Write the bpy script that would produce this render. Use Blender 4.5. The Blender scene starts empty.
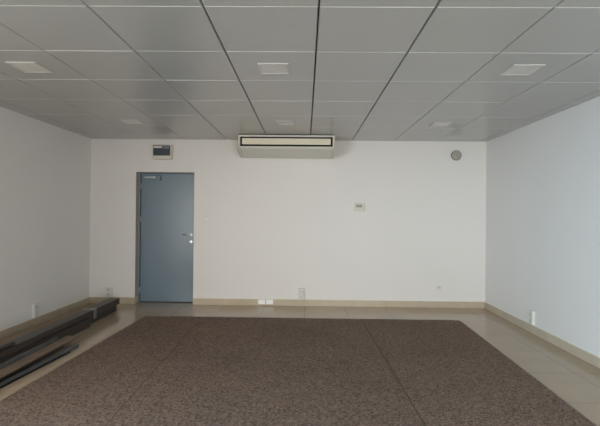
import bpy, bmesh, math, random
from mathutils import Matrix, Vector
random.seed(4)
sc = bpy.context.scene
COL = sc.collection

# ------------------------------------------------------------------ room measures (metres)
XL, XR, YB, YR, H, HC = -3.381, 2.80, 6.563, -2.2, 2.584, 1.4289
GX, GY, S = 0.0647, 5.586, 0.65          # ceiling grid

# ------------------------------------------------------------------ camera
cd = bpy.data.cameras.new('camera'); cam = bpy.data.objects.new('camera', cd); COL.objects.link(cam)
R = [(0.9998686, 0.0129070, 0.0098076), (-0.0097666, -0.0032334, 0.9999471), (-0.0129380, 0.9999114, 0.0031069)]
m = Matrix.Identity(4)
for i in range(3):
    m[i][0] = R[0][i]; m[i][1] = R[1][i]; m[i][2] = -R[2][i]
m[2][3] = HC
cam.matrix_world = m
cd.sensor_fit = 'HORIZONTAL'; cd.sensor_width = 36; cd.lens = 420.37/600*36
cd.clip_start = 0.05
sc.camera = cam

# ------------------------------------------------------------------ daylight
w = bpy.data.worlds.new('daylight'); sc.world = w; w.use_nodes = True
nt = w.node_tree; nt.nodes.clear()
out = nt.nodes.new('ShaderNodeOutputWorld'); bg = nt.nodes.new('ShaderNodeBackground')
tc = nt.nodes.new('ShaderNodeTexCoord'); sep = nt.nodes.new('ShaderNodeSeparateXYZ'); ramp = nt.nodes.new('ShaderNodeValToRGB')
mr = nt.nodes.new('ShaderNodeMapRange')
mr.inputs['From Min'].default_value = -0.32; mr.inputs['From Max'].default_value = 0.35
nt.links.new(tc.outputs['Generated'], sep.inputs[0]); nt.links.new(sep.outputs['Z'], mr.inputs['Value'])
nt.links.new(mr.outputs[0], ramp.inputs[0])
ramp.color_ramp.elements[0].position = 0.0; ramp.color_ramp.elements[0].color = (0.20, 0.19, 0.18, 1)
ramp.color_ramp.elements[1].position = 0.38; ramp.color_ramp.elements[1].color = (1, 1, 1, 1)
# cool sky tint to the left, warmer rear tint added for the left wall
az = nt.nodes.new('ShaderNodeMapRange'); az.inputs['From Min'].default_value = -0.85; az.inputs['From Max'].default_value = -0.35
nt.links.new(sep.outputs['X'], az.inputs['Value'])
tint = nt.nodes.new('ShaderNodeMix'); tint.data_type = 'RGBA'; nt.links.new(az.outputs[0], tint.inputs[0])
tint.inputs[6].default_value = (0.68, 0.95, 1.12, 1); tint.inputs[7].default_value = (0.98, 0.96, 0.90, 1)
mul = nt.nodes.new('ShaderNodeMix'); mul.data_type = 'RGBA'; mul.blend_type = 'MULTIPLY'; mul.inputs[0].default_value = 1
nt.links.new(ramp.outputs[0], mul.inputs[6]); nt.links.new(tint.outputs[2], mul.inputs[7])
nt.links.new(mul.outputs[2], bg.inputs[0]); nt.links.new(bg.outputs[0], out.inputs[0])
bg.inputs[1].default_value = 6.6

OPENINGS = [  # unseen, unglazed openings added to let daylight in: (wall, a0, a1, z0, z1)
    ('rear', 0.4, 2.4, 0.25, 2.2), ('left', -2.1, 1.7, 0.25, 2.2)]
def portal(name, loc, rot, sx, sy):
    l = bpy.data.lights.new(name, 'AREA'); l.shape = 'RECTANGLE'; l.size = sx; l.size_y = sy
    l.cycles.is_portal = True
    o = bpy.data.objects.new(name, l); COL.objects.link(o); o.location = loc; o.rotation_euler = rot
for side, a0, a1, z0, z1 in OPENINGS:
    if side == 'rear': portal('opening_portal', ((a0+a1)/2, YR-0.1, (z0+z1)/2), (math.radians(90), 0, 0), a1-a0, z1-z0)
    else: portal('opening_portal', (XL-0.1, (a0+a1)/2, (z0+z1)/2), (0, math.radians(-90), 0), z1-z0, a1-a0)

sc.view_settings.view_transform = 'Standard'; sc.view_settings.look = 'None'
sc.view_settings.exposure = 1.1; sc.view_settings.gamma = 1; sc.view_settings.use_curve_mapping = False

# ------------------------------------------------------------------ materials
def mat(name, col, rough=0.6, metal=0.0, noise=None, bump=None, spec=0.5, coat=0.0, coat_rough=0.1):
    """noise=(scale, dark colour, amount) mottles the colour; bump=(scale, strength)"""
    M = bpy.data.materials.new(name); M.use_nodes = True
    t = M.node_tree; b = t.nodes['Principled BSDF']
    b.inputs['Base Color'].default_value = (*col, 1); b.inputs['Roughness'].default_value = rough
    b.inputs['Metallic'].default_value = metal; b.inputs['Specular IOR Level'].default_value = spec
    b.inputs['Coat Weight'].default_value = coat; b.inputs['Coat Roughness'].default_value = coat_rough
    tc = t.nodes.new('ShaderNodeTexCoord')
    if noise:
        n = t.nodes.new('ShaderNodeTexNoise'); n.inputs['Scale'].default_value = noise[0]; n.inputs['Detail'].default_value = 3
        t.links.new(tc.outputs['Object'], n.inputs['Vector'])
        r = t.nodes.new('ShaderNodeValToRGB'); a = noise[2]
        r.color_ramp.elements[0].position = 0.5-a; r.color_ramp.elements[1].position = 0.5+a
        r.color_ramp.elements[0].color = (*noise[1], 1); r.color_ramp.elements[1].color = (*col, 1)
        t.links.new(n.outputs['Fac'], r.inputs[0]); t.links.new(r.outputs[0], b.inputs['Base Color'])
    if bump:
        n = t.nodes.new('ShaderNodeTexNoise'); n.inputs['Scale'].default_value = bump[0]; n.inputs['Detail'].default_value = 2
        t.links.new(tc.outputs['Object'], n.inputs['Vector'])
        k = t.nodes.new('ShaderNodeBump'); k.inputs['Strength'].default_value = bump[1]; k.inputs['Distance'].default_value = 0.004
        t.links.new(n.outputs['Fac'], k.inputs['Height']); t.links.new(k.outputs[0], b.inputs['Normal'])
    return M

WALL = mat('white_wall_paint', (0.795, 0.76, 0.735), 0.55, noise=(1.3, (0.78, 0.747, 0.725), 0.25), bump=(9, 0.05), spec=0.35)
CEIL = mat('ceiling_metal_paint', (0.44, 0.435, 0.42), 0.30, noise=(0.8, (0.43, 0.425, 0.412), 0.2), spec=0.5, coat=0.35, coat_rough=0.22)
EDGE = mat('tile_edge_glint', (0.68, 0.67, 0.65), 0.35)  # paler than the tiles: light caught on cross edges, put into the colour
VOID = mat('ceiling_void', (0.05, 0.05, 0.05), 0.9)
RUNNER = mat('ceiling_runner_paint', (0.10, 0.10, 0.10), 0.6)
PLINTH = mat('beige_tile_baseboard', (0.55, 0.46, 0.34), 0.3, noise=(6, (0.49, 0.41, 0.31), 0.2))
GROUT_LIP = mat('paint_lip', (0.80, 0.77, 0.70), 0.5)
DOORBLUE = mat('blue_grey_door_paint', (0.175, 0.235, 0.285), 0.30, noise=(2, (0.168, 0.226, 0.275), 0.2))
FRAMEGREY = mat('grey_frame_paint', (0.27, 0.29, 0.30), 0.45)
REVEAL = mat('warm_grey_reveal_paint', (0.36, 0.34, 0.315), 0.5)
DARK = mat('dark_seal', (0.02, 0.022, 0.025), 0.6)
STEEL = mat('brushed_steel', (0.60, 0.61, 0.62), 0.35, metal=1.0)
STEELDARK = mat('closer_steel', (0.16, 0.19, 0.22), 0.4, metal=0.3)
PLASTIC = mat('white_plastic', (0.72, 0.71, 0.68), 0.35)
CREAM = mat('cream_plastic', (0.66, 0.62, 0.53), 0.4)
LOUVRE = mat('cream_louvre_plastic', (0.79, 0.72, 0.57), 0.4)
ACGREY = mat('pale_grey_casing', (0.71, 0.70, 0.635), 0.42)
BLACK = mat('black_plastic', (0.008, 0.008, 0.009), 0.6, spec=0.2)
LCD = mat('dark_display', (0.15, 0.15, 0.13), 0.3)
SMOKED = mat('smoked_cover', (0.045, 0.055, 0.07), 0.2)
BREAKER = mat('grey_breaker', (0.25, 0.27, 0.29), 0.5)
DIFF = mat('opal_diffuser', (0.70, 0.665, 0.64), 0.35)
LFRAME = mat('lamp_frame_white', (0.58, 0.57, 0.55), 0.35)
SPK = mat('grey_beige_grille', (0.50, 0.47, 0.40), 0.6)
SPKD = mat('grille_slot', (0.20, 0.19, 0.16), 0.7)
BRN = mat('dark_brown_profile', (0.040, 0.031, 0.026), 0.42, noise=(5, (0.028, 0.022, 0.019), 0.2))
BRN2 = mat('brown_profile_lid', (0.062, 0.046, 0.036), 0.42, noise=(4, (0.044, 0.033, 0.027), 0.2))
BLU = mat('blue_grey_profile', (0.10, 0.105, 0.108), 0.4, noise=(5, (0.065, 0.07, 0.073), 0.2))
TAN = mat('tan_board', (0.20, 0.132, 0.088), 0.5, noise=(4, (0.14, 0.095, 0.066), 0.22))
TAPE = mat('grey_blue_tape', (0.17, 0.19, 0.19), 0.4)
TAPEL = mat('pale_tape', (0.33, 0.32, 0.28), 0.5)
BRIGHTWHITE = mat('bright_white', (0.95, 0.95, 0.93), 0.35)
OUT = mat('outer_wall', (0.5, 0.5, 0.48), 0.8)

def floor_mat():
    M = bpy.data.materials.new('polished_beige_floor_tile'); M.use_nodes = True
    t = M.node_tree; b = t.nodes['Principled BSDF']; L = t.links.new
    tc = t.nodes.new('ShaderNodeTexCoord'); mp = t.nodes.new('ShaderNodeMapping')
    mp.inputs['Location'].default_value = (0.0, -0.363+0.2, 0)
    L(tc.outputs['Object'], mp.inputs[0])
    br = t.nodes.new('ShaderNodeTexBrick'); br.offset = 0; br.squash = 1
    br.inputs['Scale'].default_value = 1; br.inputs['Brick Width'].default_value = 0.62; br.inputs['Row Height'].default_value = 0.62
    br.inputs['Mortar Size'].default_value = 0.0022; br.inputs['Mortar Smooth'].default_value = 0.3
    br.inputs['Color1'].default_value = (0.47, 0.36, 0.25, 1); br.inputs['Color2'].default_value = (0.455, 0.345, 0.24, 1)
    br.inputs['Mortar'].default_value = (0.20, 0.165, 0.12, 1)
    L(mp.outputs[0], br.inputs[0])
    n = t.nodes.new('ShaderNodeTexNoise'); n.inputs['Scale'].default_value = 2.2; n.inputs['Detail'].default_value = 4; L(tc.outputs['Object'], n.inputs[0])
    mx = t.nodes.new('ShaderNodeMix'); mx.data_type = 'RGBA'; mx.blend_type = 'MULTIPLY'; mx.inputs[0].default_value = 0.25
    L(br.outputs['Color'], mx.inputs[6]); L(n.outputs['Fac'], mx.inputs[7]); L(mx.outputs[2], b.inputs['Base Color'])
    b.inputs['Roughness'].default_value = 0.16
    mr = t.nodes.new('ShaderNodeMapRange'); mr.inputs['To Min'].default_value = 0.07; mr.inputs['To Max'].default_value = 0.17
    L(n.outputs['Fac'], mr.inputs[0]); L(mr.outputs[0], b.inputs['Roughness'])
    return M
FLOOR = floor_mat()

def carpet_mat(name, c0, c1):
    M = bpy.data.materials.new(name); M.use_nodes = True
    t = M.node_tree; b = t.nodes['Principled BSDF']; L = t.links.new
    tc = t.nodes.new('ShaderNodeTexCoord')
    n = t.nodes.new('ShaderNodeTexNoise'); n.inputs['Scale'].default_value = 62; n.inputs['Detail'].default_value = 4; n.inputs['Roughness'].default_value = 0.75
    L(tc.outputs['Object'], n.inputs[0])
    r = t.nodes.new('ShaderNodeValToRGB'); r.color_ramp.elements[0].position = 0.36; r.color_ramp.elements[1].position = 0.66
    r.color_ramp.elements[0].color = (*c0, 1); r.color_ramp.elements[1].color = (*c1, 1)
    L(n.outputs['Fac'], r.inputs[0])
    n2 = t.nodes.new('ShaderNodeTexNoise'); n2.inputs['Scale'].default_value = 1.1; n2.inputs['Detail'].default_value = 2
    L(tc.outputs['Object'], n2.inputs[0])
    r2 = t.nodes.new('ShaderNodeValToRGB'); r2.color_ramp.elements[0].position = 0.35; r2.color_ramp.elements[1].position = 0.6
    r2.color_ramp.elements[0].color = (0.90, 0.91, 0.94, 1); r2.color_ramp.elements[1].color = (1, 1, 1, 1)
    L(n2.outputs['Fac'], r2.inputs[0])
    mx = t.nodes.new('ShaderNodeMix'); mx.data_type = 'RGBA'; mx.blend_type = 'MULTIPLY'; mx.inputs[0].default_value = 1
    L(r.outputs[0], mx.inputs[6]); L(r2.outputs[0], mx.inputs[7]); L(mx.outputs[2], b.inputs['Base Color'])
    b.inputs['Roughness'].default_value = 0.95; b.inputs['Specular IOR Level'].default_value = 0.15
    k = t.nodes.new('ShaderNodeBump'); k.inputs['Strength'].default_value = 0.6; k.inputs['Distance'].default_value = 0.006
    L(n.outputs['Fac'], k.inputs['Height']); L(k.outputs[0], b.inputs['Normal'])
    return M
CARPET = carpet_mat('brown_flecked_carpet', (0.075, 0.052, 0.041), (0.335, 0.238, 0.186))

# ------------------------------------------------------------------ mesh helpers
def box(bm, x0, x1, y0, y1, z0, z1, bev=0.0, seg=2, M=None):
    vs = [bm.verts.new((x, y, z)) for x in (x0, x1) for y in (y0, y1) for z in (z0, z1)]
    fs = [(0, 1, 3, 2), (4, 6, 7, 5), (0, 4, 5, 1), (2, 3, 7, 6), (0, 2, 6, 4), (1, 5, 7, 3)]
    F = [bm.faces.new([vs[i] for i in f]) for f in fs]
    if bev:
        es = {e for f in F for e in f.edges}
        g = bmesh.ops.bevel(bm, geom=list(es), offset=bev, segments=seg, profile=0.5, affect='EDGES')
        vs = list({v for f in g['faces'] for v in f.verts} | {v for v in vs if v.is_valid})
    if M is not None:
        bmesh.ops.transform(bm, matrix=M, verts=vs)
    return vs
def cyl(bm, p0, p1, r0, r1=None, n=24, bev=0.0):
    r1 = r0 if r1 is None else r1
    p0, p1 = Vector(p0), Vector(p1); d = p1-p0
    M = Matrix.Translation((p0+p1)/2) @ d.to_track_quat('Z', 'Y').to_matrix().to_4x4()
    g = bmesh.ops.create_cone(bm, cap_ends=True, segments=n, radius1=r0, radius2=r1, depth=d.length, matrix=M)
    if bev:
        top = [f for f in {f for v in g['verts'] for f in v.link_faces} if len(f.verts) > 4]
        bmesh.ops.bevel(bm, geom=list({e for f in top for e in f.edges}), offset=bev, segments=2, affect='EDGES')
def prism(bm, poly, axis, a0, a1, bev=0.0):
    """extrude a polygon given in the two other axes along axis ('X' -> (y,z), 'Y' -> (x,z), 'Z' -> (x,y))"""
    def P(u, v, a): return {'X': (a, u, v), 'Y': (u, a, v), 'Z': (u, v, a)}[axis]
    A = [bm.verts.new(P(u, v, a0)) for u, v in poly]; B = [bm.verts.new(P(u, v, a1)) for u, v in poly]
    F = [bm.faces.new(A), bm.faces.new(B[::-1])]
    for i in range(len(poly)):
        j = (i+1) % len(poly); F.append(bm.faces.new([A[i], B[i], B[j], A[j]]))
    if bev:
        bmesh.ops.bevel(bm, geom=list({e for f in F for e in f.edges}), offset=bev, segments=2, profile=0.5, affect='EDGES')
def obj(name, bm, material, parent=None, smooth=False):
    bmesh.ops.recalc_face_normals(bm, faces=bm.faces[:])
    me = bpy.data.meshes.new(name); bm.to_mesh(me); bm.free()
    mats = material if isinstance(material, (list, tuple)) else [material]
    for q in mats: me.materials.append(q)
    o = bpy.data.objects.new(name, me); COL.objects.link(o)
    if parent is not None: o.parent = parent
    if smooth:
        for f in me.polygons: f.use_smooth = True
    return o
def B(): return bmesh.new()
def tag(o, label, cat, group=None):
    o['label'] = label; o['category'] = cat
    if group: o['group'] = group
    return o
def thing(name, loc, label, cat, group=None, rz=0.0):
    o = bpy.data.objects.new(name, None); COL.objects.link(o); o.location = loc; o.rotation_euler = (0, 0, rz)
    return tag(o, label, cat, group)
def struct(name, bm, material, parent=None):
    o = obj(name, bm, material, parent); o['kind'] = 'structure'; return o
def copy_tree(o, parent=None):
    c = o.copy(); COL.objects.link(c); c.parent = parent
    for ch in [k for k in bpy.data.objects if k.parent == o]: copy_tree(ch, c)
    return c

# ------------------------------------------------------------------ structure
T = 0.2
b = B(); box(b, XL-T, XR+T, YR-T, YB+0.6, -0.1, 0.0); struct('floor', b, FLOOR)

DX0, DX1, DZ = -2.664, -1.747, 2.07
b = B()
box(b, XL-T, DX0, YB, YB+T, 0, H+0.1); box(b, DX1, XR+T, YB, YB+T, 0, H+0.1); box(b, DX0, DX1, YB, YB+T, DZ, H+0.1)
struct('wall_back', b, WALL)
b = B(); box(b, XR, XR+T, YR, YB, 0, H+0.1); struct('wall_right', b, WALL)
def holed(b, axis, a0, a1, w0, w1, h0, h1, zt, c0, c1):
    def bx(u0, u1, z0, z1):
        if axis == 'x': box(b, u0, u1, c0, c1, z0, z1)
        else: box(b, c0, c1, u0, u1, z0, z1)
    bx(a0, w0, 0, zt); bx(w1, a1, 0, zt); bx(w0, w1, 0, h0); bx(w0, w1, h1, zt)
b = B(); holed(b, 'y', YR, YB, *OPENINGS[1][1:], H+0.1, XL-T, XL); struct('wall_left', b, WALL)
b = B(); holed(b, 'x', XL-T, XR+T, *OPENINGS[0][1:], H+0.1, YR-T, YR); struct('wall_rear', b, WALL)

# ceiling: folded metal tiles hung in a grid
b = B()
xs = [XL]+[GX+k*S for k in range(-5, 5)]+[XR]
ys = [YR]+[GY+k*S for k in range(-11, 2)]+[YB]
for i in range(len(xs)-1):
    for j in range(len(ys)-1):
        x0, x1, y0, y1 = xs[i], xs[i+1], ys[j], ys[j+1]
        gt = 0.0010; be = 0.0060; bt = 0.0035; bz = 0.010
        x0 += (0.0032 if 4 <= i <= 7 else 0.0015) if i else 0; x1 -= (0.0032 if 3 <= i <= 6 else 0.0015) if i < len(xs)-2 else 0
        y0 += gt if j else 0; y1 -= gt if j < len(ys)-2 else 0
        zz = H + random.uniform(0, 0.0012)
        low = [(x0+be, y0+bt), (x1-be, y0+bt), (x1-be, y1-bt), (x0+be, y1-bt)]
        mid = [(x0, y0), (x1, y0), (x1, y1), (x0, y1)]
        V0 = [b.verts.new((x, y, zz)) for x, y in low]; V1 = [b.verts.new((x, y, zz+bz)) for x, y in mid]
        V2 = [b.verts.new((x, y, H+0.03)) for x, y in mid]
        b.faces.new(V0)
        for k in range(4):
            n = (k+1) % 4
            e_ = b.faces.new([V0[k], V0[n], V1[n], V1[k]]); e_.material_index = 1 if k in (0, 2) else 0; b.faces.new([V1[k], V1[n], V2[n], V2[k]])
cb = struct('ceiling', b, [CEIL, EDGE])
b = B(); box(b, XL, XR, YR, YB, H+0.03, H+0.1); o = struct('ceiling_backing', b, VOID, cb)

# baseboards of the same tile as the floor, with a painted lip on top
BH, BT = 0.10, 0.012
def base(name, segs):
    b = B()
    for (x0, x1, y0, y1) in segs: box(b, x0, x1, y0, y1, 0, BH, 0.002, 1)
    o = struct(name, b, PLINTH)
    b = B()
    for (x0, x1, y0, y1) in segs: box(b, x0, x1, y0, y1, BH, BH+0.006)
    p = obj('paint_lip', b, GROUT_LIP, o); return o
def run(a0, a1, joints):
    c = [a0]+[j for j in joints if a0 < j < a1]+[a1]
    return [(c[i]+0.001, c[i+1]-0.001) for i in range(len(c)-1)]
JX = [0.01+0.62*k for k in range(-6, 6)]; JY = [0.163+0.62*k for k in range(-4, 12)]
base('baseboard_back', [(u, v, YB-BT, YB) for u, v in run(XL+BT, DX0, JX)+run(DX1, XR-BT, JX)])
base('baseboard_left', [(XL, XL+BT, u, v) for u, v in run(YR, YB, JY)])
base('baseboard_right', [(XR-BT, XR, u, v) for u, v in run(YR, YB, JY)])
b = B(); box(b, DX0-0.001, DX0+0.010, YB-0.004, YB+0.10, 0, 0.10, 0.001, 1); struct('trim_1', b, PLINTH)

# ------------------------------------------------------------------ door
LY = YB+0.135
b = B(); box(b, DX0+0.032, DX1-0.012, LY, LY+0.045, 0.012, DZ-0.014, 0.002, 1); door = struct('door_1', b, DOORBLUE)
b = B()
box(b, DX0, DX0+0.022, YB+0.10, YB+T, 0, DZ, 0.001, 1); box(b, DX1-0.010, DX1, YB+0.10, YB+T, 0, DZ, 0.001, 1)
box(b, DX0+0.022, DX1-0.010, YB+0.10, YB+T, DZ-0.009, DZ, 0.001, 1)
obj('door_frame', b, FRAMEGREY, door)
b = B(); box(b, DX0, DX0+0.003, YB+0.002, YB+0.10, 0.10, DZ); box(b, DX0, DX1, YB+0.002, YB+0.10, DZ-0.003, DZ)
obj('reveal_lining', b, REVEAL, door)
b = B(); box(b, DX0+0.022, DX0+0.032, LY+0.008, YB+T, 0.0, DZ-0.009); box(b, DX0+0.032, DX1-0.010, LY+0.010, YB+T, 0.0, 0.012); box(b, DX0+0.032, DX1-0.010, LY+0.010, YB+T, DZ-0.014, DZ-0.009)
obj('door_seal', b, DARK, door)
b = B(); box(b, DX0-0.05, DX1+0.05, YB+T, YB+T+0.05, 0, DZ+0.05); obj('door_back_panel', b, DARK, door)
for z in (0.20, 1.33, 1.86):
    b = B(); cyl(b, (DX0+0.028, LY-0.012, z-0.045), (DX0+0.028, LY-0.012, z+0.045), 0.008, n=12, bev=0.002); obj('hinge', b, STEEL, door, True)
hz, hx = 1.085, DX1-0.075
b = B(); cyl(b, (hx, LY, hz), (hx, LY-0.010, hz), 0.021, bev=0.002); h = obj('door_handle', b, STEEL, door)
b = B(); cyl(b, (hx, LY-0.008, hz), (hx, LY-0.050, hz), 0.010, n=16); cyl(b, (hx+0.008, LY-0.048, hz), (hx-0.12, LY-0.048, hz), 0.010, 0.009, n=16, bev=0.003)
obj('lever', b, STEEL, h, True)
b = B(); cyl(b, (hx, LY, hz-0.11), (hx, LY-0.010, hz-0.11), 0.019, bev=0.002); l = obj('lock_cylinder', b, STEEL, door)
b = B(); box(b, hx-0.003, hx+0.003, LY-0.013, LY-0.009, hz-0.125, hz-0.095); obj('keyhole', b, DARK, l)
b = B(); box(b, DX0+0.255, DX0+0.355, LY-0.045, LY, DZ-0.120, DZ-0.045, 0.006); c = obj('door_closer', b, STEELDARK, door)
b = B(); box(b, DX0+0.10, DX0+0.27, LY-0.062, LY-0.046, DZ-0.084, DZ-0.066, 0.003); box(b, DX0+0.10, DX0+0.122, LY-0.062, LY-0.008, DZ-0.084, DZ-0.066, 0.002)
cyl(b, (DX0+0.262, LY-0.055, DZ-0.092), (DX0+0.262, LY-0.055, DZ-0.058), 0.016, n=16)
obj('closer_arm', b, STEEL, c)

# ------------------------------------------------------------------ carpets
def strip(pts, label, group, z=0.009):
    b = B(); prism(b, pts, 'Z', 0.0005, z)
    return tag(obj('carpet', b, CARPET), label, 'carpet', group)
yn = 0.9
def lx(a, c, y): return a[0]+(c[0]-a[0])*(y-a[1])/(c[1]-a[1])
Lf, Ln = (-2.196, 5.768), (-2.275, 3.126); Rf, Rn = (2.108, 5.746), (1.996, 2.907)
S1f, S1n = (-1.40, 5.764), (-1.335, 3.376); S2f, S2n = (0.770, 5.753), (0.824, 2.869)
g = 0.0045
strip([(Lf[0], Lf[1]), (S1f[0]-g/2, S1f[1]), (lx(S1f, S1n, yn)-g/2, yn), (lx(Lf, Ln, yn), yn)], 'narrow brown carpet strip nearest the metal bars on the left', 'brown carpet strips laid side by side', 0.0085)
strip([(S1f[0]+g/2, S1f[1]), (S2f[0]-g, S2f[1]), (lx(S2f, S2n, yn)-g, yn), (lx(S1f, S1n, yn)+g/2, yn)], 'wide brown flecked carpet strip in the middle of the floor', 'brown carpet strips laid side by side')
strip([(S2f[0]+g, S2f[1]), (Rf[0], Rf[1]), (lx(Rf, Rn, yn), yn), (lx(S2f, S2n, yn)+g, yn)], 'brown carpet strip on the right, past the dark open seam', 'brown carpet strips laid side by side', 0.0105)

# ------------------------------------------------------------------ ceiling-hung air conditioner
AX0, AX1, AF = -0.995, 0.420, 6.09
ac = thing('air_conditioner', (0, 0, 0), 'long cream and grey air conditioner hung under the ceiling at the back wall', 'air conditioner')
prof = [(AF, H-0.012), (AF, 2.405), (AF+0.03, 2.380), (AF+0.36, 2.295), (AF+0.44, 2.298), (AF+0.45, H-0.012)]
b = B(); prism(b, prof, 'X', AX0+0.035, AX1-0.035, 0.004); obj('casing', b, ACGREY, ac)
endp = [(AF-0.006, H-0.006), (AF-0.006, 2.412), (AF+0.02, 2.382), (AF+0.10, 2.342), (AF+0.36, 2.290), (AF+0.44, 2.30), (AF+0.45, H-0.006)]
for x0, x1 in ((AX0, AX0+0.034), (AX1-0.034, AX1)):
    b = B(); prism(b, endp, 'X', x0, x1, 0.008); obj('end_cap', b, CREAM, ac)
b = B()
z0, z1 = 2.412, 2.547; x0, x1 = AX0+0.040, AX1-0.038; t = 0.025
box(b, x0, x1, AF-0.006, AF+0.004, z1-t*0.8, z1); box(b, x0, x1, AF-0.006, AF+0.004, z0, z0+t)
box(b, x0, x0+t, AF-0.006, AF+0.004, z0, z1); box(b, x1-t, x1, AF-0.006, AF+0.004, z0, z1)
obj('outlet_surround', b, BLACK, ac)
b = B(); box(b, x0+t, x1-t, AF-0.010, AF+0.003, z0+t, z1-t*0.8, 0.004); lv = obj('louvre', b, LOUVRE, ac)
b = B(); box(b, AX0+0.03, AX1-0.03, AF-0.012, AF+0.01, H-0.034, H-0.010, 0.004); obj('top_rail', b, ACGREY, ac)
b = B(); box(b, AX0+0.03, AX1-0.03, AF-0.012, AF+0.01, 2.392, 2.410, 0.005); obj('lower_rail', b, ACGREY, ac)
for x in (AX0+0.15, AX1-0.15):
    b = B(); box(b, x-0.03, x+0.03, AF+0.15, AF+0.25, H-0.013, H+0.001); obj('hanging_bracket', b, STEELDARK, ac)

# ------------------------------------------------------------------ recessed ceiling lights
def downlight(cx, cy, label):
    r = thing('ceiling_light', (cx, cy, H), label, 'ceiling light', 'square ceiling lights, all switched off')
    b = B(); a, t, d = 0.118, 0.017, -0.009
    box(b, -a, a, -a, -a+t, d, 0.001, 0.002, 1); box(b, -a, a, a-t, a, d, 0.001, 0.002, 1)
    box(b, -a, -a+t, -a+t, a-t, d, 0.001, 0.002, 1); box(b, a-t, a, -a+t, a-t, d, 0.001, 0.002, 1)
    obj('frame', b, LFRAME, r)
    b = B(); box(b, -a+t, a-t, -a+t, a-t, -0.005, -0.001); obj('diffuser', b, DIFF, r)
    return r
names = {(0, 0): 'left square ceiling light of the near row, nearest the left wall', (0, 1): 'middle square ceiling light of the near row, in front of the air conditioner', (0, 2): 'right square ceiling light of the near row, nearest the right wall',
         (1, 0): 'faint far-left square ceiling light close above the wall switchboard', (1, 1): 'small square ceiling light directly in front of the air conditioner', (1, 2): 'far-right square ceiling light near the round wall sounder'}
for (r, c), lab in names.items():
    downlight((-2.21, -0.26, 1.69)[c], (3.325, 5.30)[r], lab)

# ------------------------------------------------------------------ switchboard
sb = thing('switchboard', (0, 0, 0), 'small white switchboard with dark window high above the door', 'switchboard')
bx0, bx1, bz0, bz1 = -2.378, -2.088, 2.262, 2.485
b = B(); box(b, bx0, bx1, YB-0.085, YB, bz0, bz1, 0.006); obj('enclosure', b, CREAM, sb)
b = B(); box(b, bx0+0.014, bx1-0.016, YB-0.096, YB-0.084, bz0+0.055, bz1-0.012, 0.003); w_ = obj('window_cover', b, SMOKED, sb)
b = B()
for k in range(3): box(b, bx1-0.115+k*0.030, bx1-0.095+k*0.030, YB-0.100, YB-0.095, bz1-0.060, bz1-0.026)
obj('breaker', b, BREAKER, w_)
b = B(); box(b, bx0+0.022, bx1-0.135, YB-0.1005, YB-0.095, bz1-0.052, bz1-0.024, 0.002, 1); obj('label_plate', b, PLASTIC, w_)

# ------------------------------------------------------------------ thermostat
th = thing('thermostat', (0, 0, 0), 'small white thermostat with dark display on the back wall', 'thermostat')
b = B(); box(b, 0.765, 0.918, YB-0.022, YB, 1.482, 1.612, 0.006); obj('casing', b, CREAM, th)
b = B(); box(b, 0.783, 0.878, YB-0.024, YB-0.0215, 1.545, 1.588, 0.001, 1); obj('display', b, LCD, th)
b = B(); box(b, 0.793, 0.872, YB-0.025, YB-0.0215, 1.505, 1.524, 0.001, 1); obj('button_strip', b, CREAM, th)
b = B(); box(b, 0.885, 0.892, YB-0.024, YB-0.0215, 1.51, 1.59, 0.001, 1); obj('slider', b, CREAM, th)

# ------------------------------------------------------------------ round sounder
cx, cz = 2.332, 2.367
sp = thing('wall_sounder', (cx, YB, cz), 'round grey-beige slotted sounder high on the back wall near the right corner', 'sounder')
b = B(); cyl(b, (0, 0, 0), (0, -0.022, 0), 0.079, n=40, bev=0.006); obj('back_plate', b, SPKD, sp)
b = B(); cyl(b, (0, -0.018, 0), (0, -0.050, 0), 0.072, 0.062, n=40, bev=0.008); f_ = obj('dome', b, SPK, sp)
b = B()
for k in range(14):
    a = k*math.tau/14
    box(b, -0.004, 0.004, -0.053, -0.049, 0.034, 0.058, M=Matrix.Rotation(a, 4, 'Y'))
for z in (-0.016, -0.005, 0.006, 0.017): box(b, -0.017, 0.017, -0.053, -0.049, z-0.0025, z+0.0025)
obj('slot', b, SPKD, f_)

# ------------------------------------------------------------------ switches, sockets
def outlet(loc, rz, wid, hgt, dep, label, n=1, name='wall_socket', cat='socket'):
    """outlet plates stacked n high; local x along the wall, -y out of the wall"""
    r = thing(name, loc, label, cat, None, rz)
    for k in range(n):
        z = k*hgt
        b = B(); box(b, -wid/2, wid/2, -dep, 0, z+0.001, z+hgt-0.001, 0.005); p = obj('faceplate', b, PLASTIC, r)
        b = B(); cyl(b, (0, -dep-0.0015, z+hgt/2), (0, -dep+0.001, z+hgt/2), wid*0.30, n=24); q = obj('socket_well', b, CREAM, p)
        b = B()
        for s in (-1, 1): cyl(b, (s*0.0095, -dep-0.0025, z+hgt/2), (s*0.0095, -dep-0.001, z+hgt/2), 0.004, n=10)
        obj('pin_hole', b, DARK, q)
    return r
outlet((2.086, YB, 0.272), 0, 0.085, 0.085, 0.012, 'white single socket on the back wall towards the right corner')
so = outlet((-0.052, YB, 0.108), 0, 0.078, 0.085, 0.045, 'white stacked double socket above the baseboard, middle of back wall', 2)
outlet((-3.060, YB, 0.108), 0, 0.095, 0.078, 0.045, 'white stacked double socket in the left corner of the back wall', 2)
outlet((XL, 5.215, 0.108), math.radians(90), 0.095, 0.085, 0.035, 'white stacked double socket low on the left wall', 2)
outlet((XR, 5.185, 0.108), math.radians(-90), 0.085, 0.085, 0.035, 'white stacked double socket low on the right wall', 2)
r = thing('wall_switch', (-1.545, YB, 1.344), 'tiny white push button on the wall right of the door', 'switch')
b = B(); cyl(b, (0, 0, 0), (0, -0.010, 0), 0.028, n=28, bev=0.003); obj('faceplate', b, PLASTIC, r)
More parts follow.
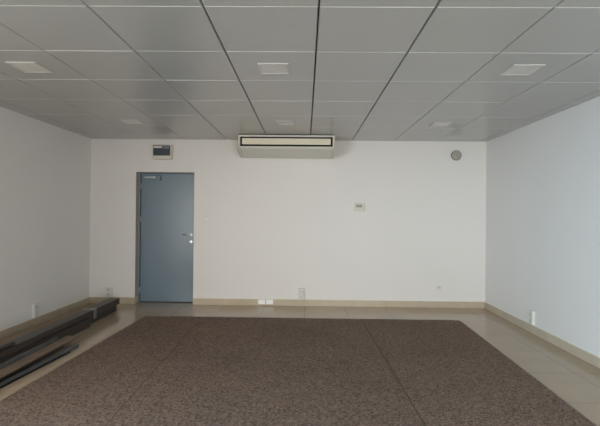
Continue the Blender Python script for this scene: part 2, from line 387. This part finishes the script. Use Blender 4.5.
b = B(); cyl(b, (0, -0.009, 0), (0, -0.016, 0), 0.014, n=20, bev=0.002); obj('button', b, BRIGHTWHITE, r)
# two plain white patches, one each side of the baseboard joint
r = thing('white_patch', (0, 0, 0), 'bright white patch across a baseboard joint right of the door', 'tape')
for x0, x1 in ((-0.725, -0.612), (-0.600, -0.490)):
    b = B(); box(b, x0, x1, YB-BT-0.003, YB-BT-0.0002, 0.022, 0.094, 0.001, 1); obj('patch_half', b, BRIGHTWHITE, r)

# ------------------------------------------------------------------ metal profiles on the floor
def hollow(b, w_, h_, L, t=0.006, M=None):
    """hollow rectangular section from y=0 to y=L"""
    o = [(-w_/2, 0), (w_/2, 0), (w_/2, h_), (-w_/2, h_)]; i = [(-w_/2+t, t), (w_/2-t, t), (w_/2-t, h_-t), (-w_/2+t, h_-t)]
    rings = [[b.verts.new((x, y, z)) for x, z in pts] for pts, y in ((o, 0), (o, L), (i, L), (i, 0))]
    for a in range(4):
        A, Bq = rings[a], rings[(a+1) % 4]
        for k in range(4):
            n = (k+1) % 4; b.faces.new([A[k], A[n], Bq[n], Bq[k]])
def along(name, pn, pf, w_, h_, material, label, cat, group=None, kind='hollow', t=0.006):
    pn, pf = Vector(pn), Vector(pf); d = pf-pn; L = d.length
    b = B()
    if kind == 'hollow': hollow(b, w_, h_, L, t)
    elif kind == 'board': box(b, -w_/2, w_/2, 0, L, 0, h_, 0.003, 2)
    elif kind == 'channel':   # open upwards
        prism(b, [(-w_/2, 0), (w_/2, 0), (w_/2, h_), (w_/2-t, h_), (w_/2-t, t), (-w_/2+t, t), (-w_/2+t, h_), (-w_/2, h_)], 'Y', 0, L, 0.001)
    elif kind == 'pipe':
        n = 24; R_ = [(w_/2, 0), (w_/2, L), (w_/2-t, L), (w_/2-t, 0)]
        rings = [[b.verts.new((rad*math.cos(a*math.tau/n), y, w_/2+rad*math.sin(a*math.tau/n))) for a in range(n)] for rad, y in R_]
        for a in range(4):
            A, Bq = rings[a], rings[(a+1) % 4]
            for k in range(n): b.faces.new([A[k], A[(k+1) % n], Bq[(k+1) % n], Bq[k]])
    o = obj(name, b, material); o.location = pn
    yaw = math.atan2(-d.x, d.y); pitch = math.asin(d.z/L); o.rotation_euler = (pitch, 0, yaw)
    return tag(o, label, cat, group)
GP = 'dark profiles piled along the left wall'
along('metal_profile', (-2.775, 1.6, 0), (-2.800, 6.09, 0), 0.125, 0.085, BRN, 'long dark brown metal profile at the bottom of the pile, reaching the back', 'metal profile', GP)
along('metal_profile', (-2.775, 1.55, 0.086), (-2.793, 6.16, 0.086), 0.135, 0.085, BRN2, 'long brown metal profile on top of the pile, reaching the back', 'metal profile', GP)
along('metal_profile', (-2.678, 1.6, 0), (-2.694, 5.21, 0), 0.042, 0.11, BRN, 'shorter dark profile leaning on the front of the pile', 'metal profile', GP)
along('metal_pipe', (-2.728, 1.6, 0.1725), (-2.735, 3.92, 0.1725), 0.036, 0.05, BRN, 'short dark pipe lying on top of the pile near the camera', 'metal pipe', GP, 'pipe')
along('metal_profile', (-2.630, 1.6, 0), (-2.634, 4.45, 0), 0.042, 0.098, BLU, 'blue-grey metal profile on the floor between the dark pile and tan board', 'metal profile', GP, t=0.003)
# tape round the far end of the pile
r = thing('tape_band', (-2.79, 5.44, 0), 'grey-blue tape band wrapped round the far part of the dark pile', 'tape')
b = B()
w2 = 0.078
for (x0, x1, z0_, z1_) in ((-w2, w2, 0.1715, 0.1735), (w2, w2+0.003, 0.055, 0.1735), (-w2-0.003, -w2, 0.055, 0.1735)):
    box(b, x0, x1, -0.07, 0.01, z0_, z1_, 0.0006, 1)
obj('wrap', b, TAPE, r)
b = B(); box(b, w2-0.06, w2+0.004, -0.07, 0.01, 0.174, 0.178, 0.001, 1); obj('tape_end', b, TAPEL, r)

GB = 'boards and channels in the low bundle beside the carpet'
along('tan_board', (-2.543, 1.6, 0.061), (-2.535, 4.57, 0.061), 0.122, 0.018, TAN, 'tan wooden board lying on the low bundle beside the carpet', 'board', GB, 'board')
along('metal_channel', (-2.560, 1.6, 0), (-2.560, 4.40, 0), 0.058, 0.060, BRN, 'dark channel directly under the tan board', 'metal channel', GB, 'hollow')
along('metal_channel', (-2.506, 3.0, 0), (-2.400, 4.42, 0), 0.036, 0.034, BLU, 'thin blue-grey channel along the carpet side of the low bundle', 'metal channel', GB, 'hollow', 0.003)
along('shadow_strip', (-2.476, 3.0, 0), (-2.380, 4.25, 0), 0.012, 0.014, BLACK, 'thin black strip standing for the shadow line next to the carpet edge', 'shadow strip', GB, 'board')  # black strip added for the shadow line at the bundle's foot
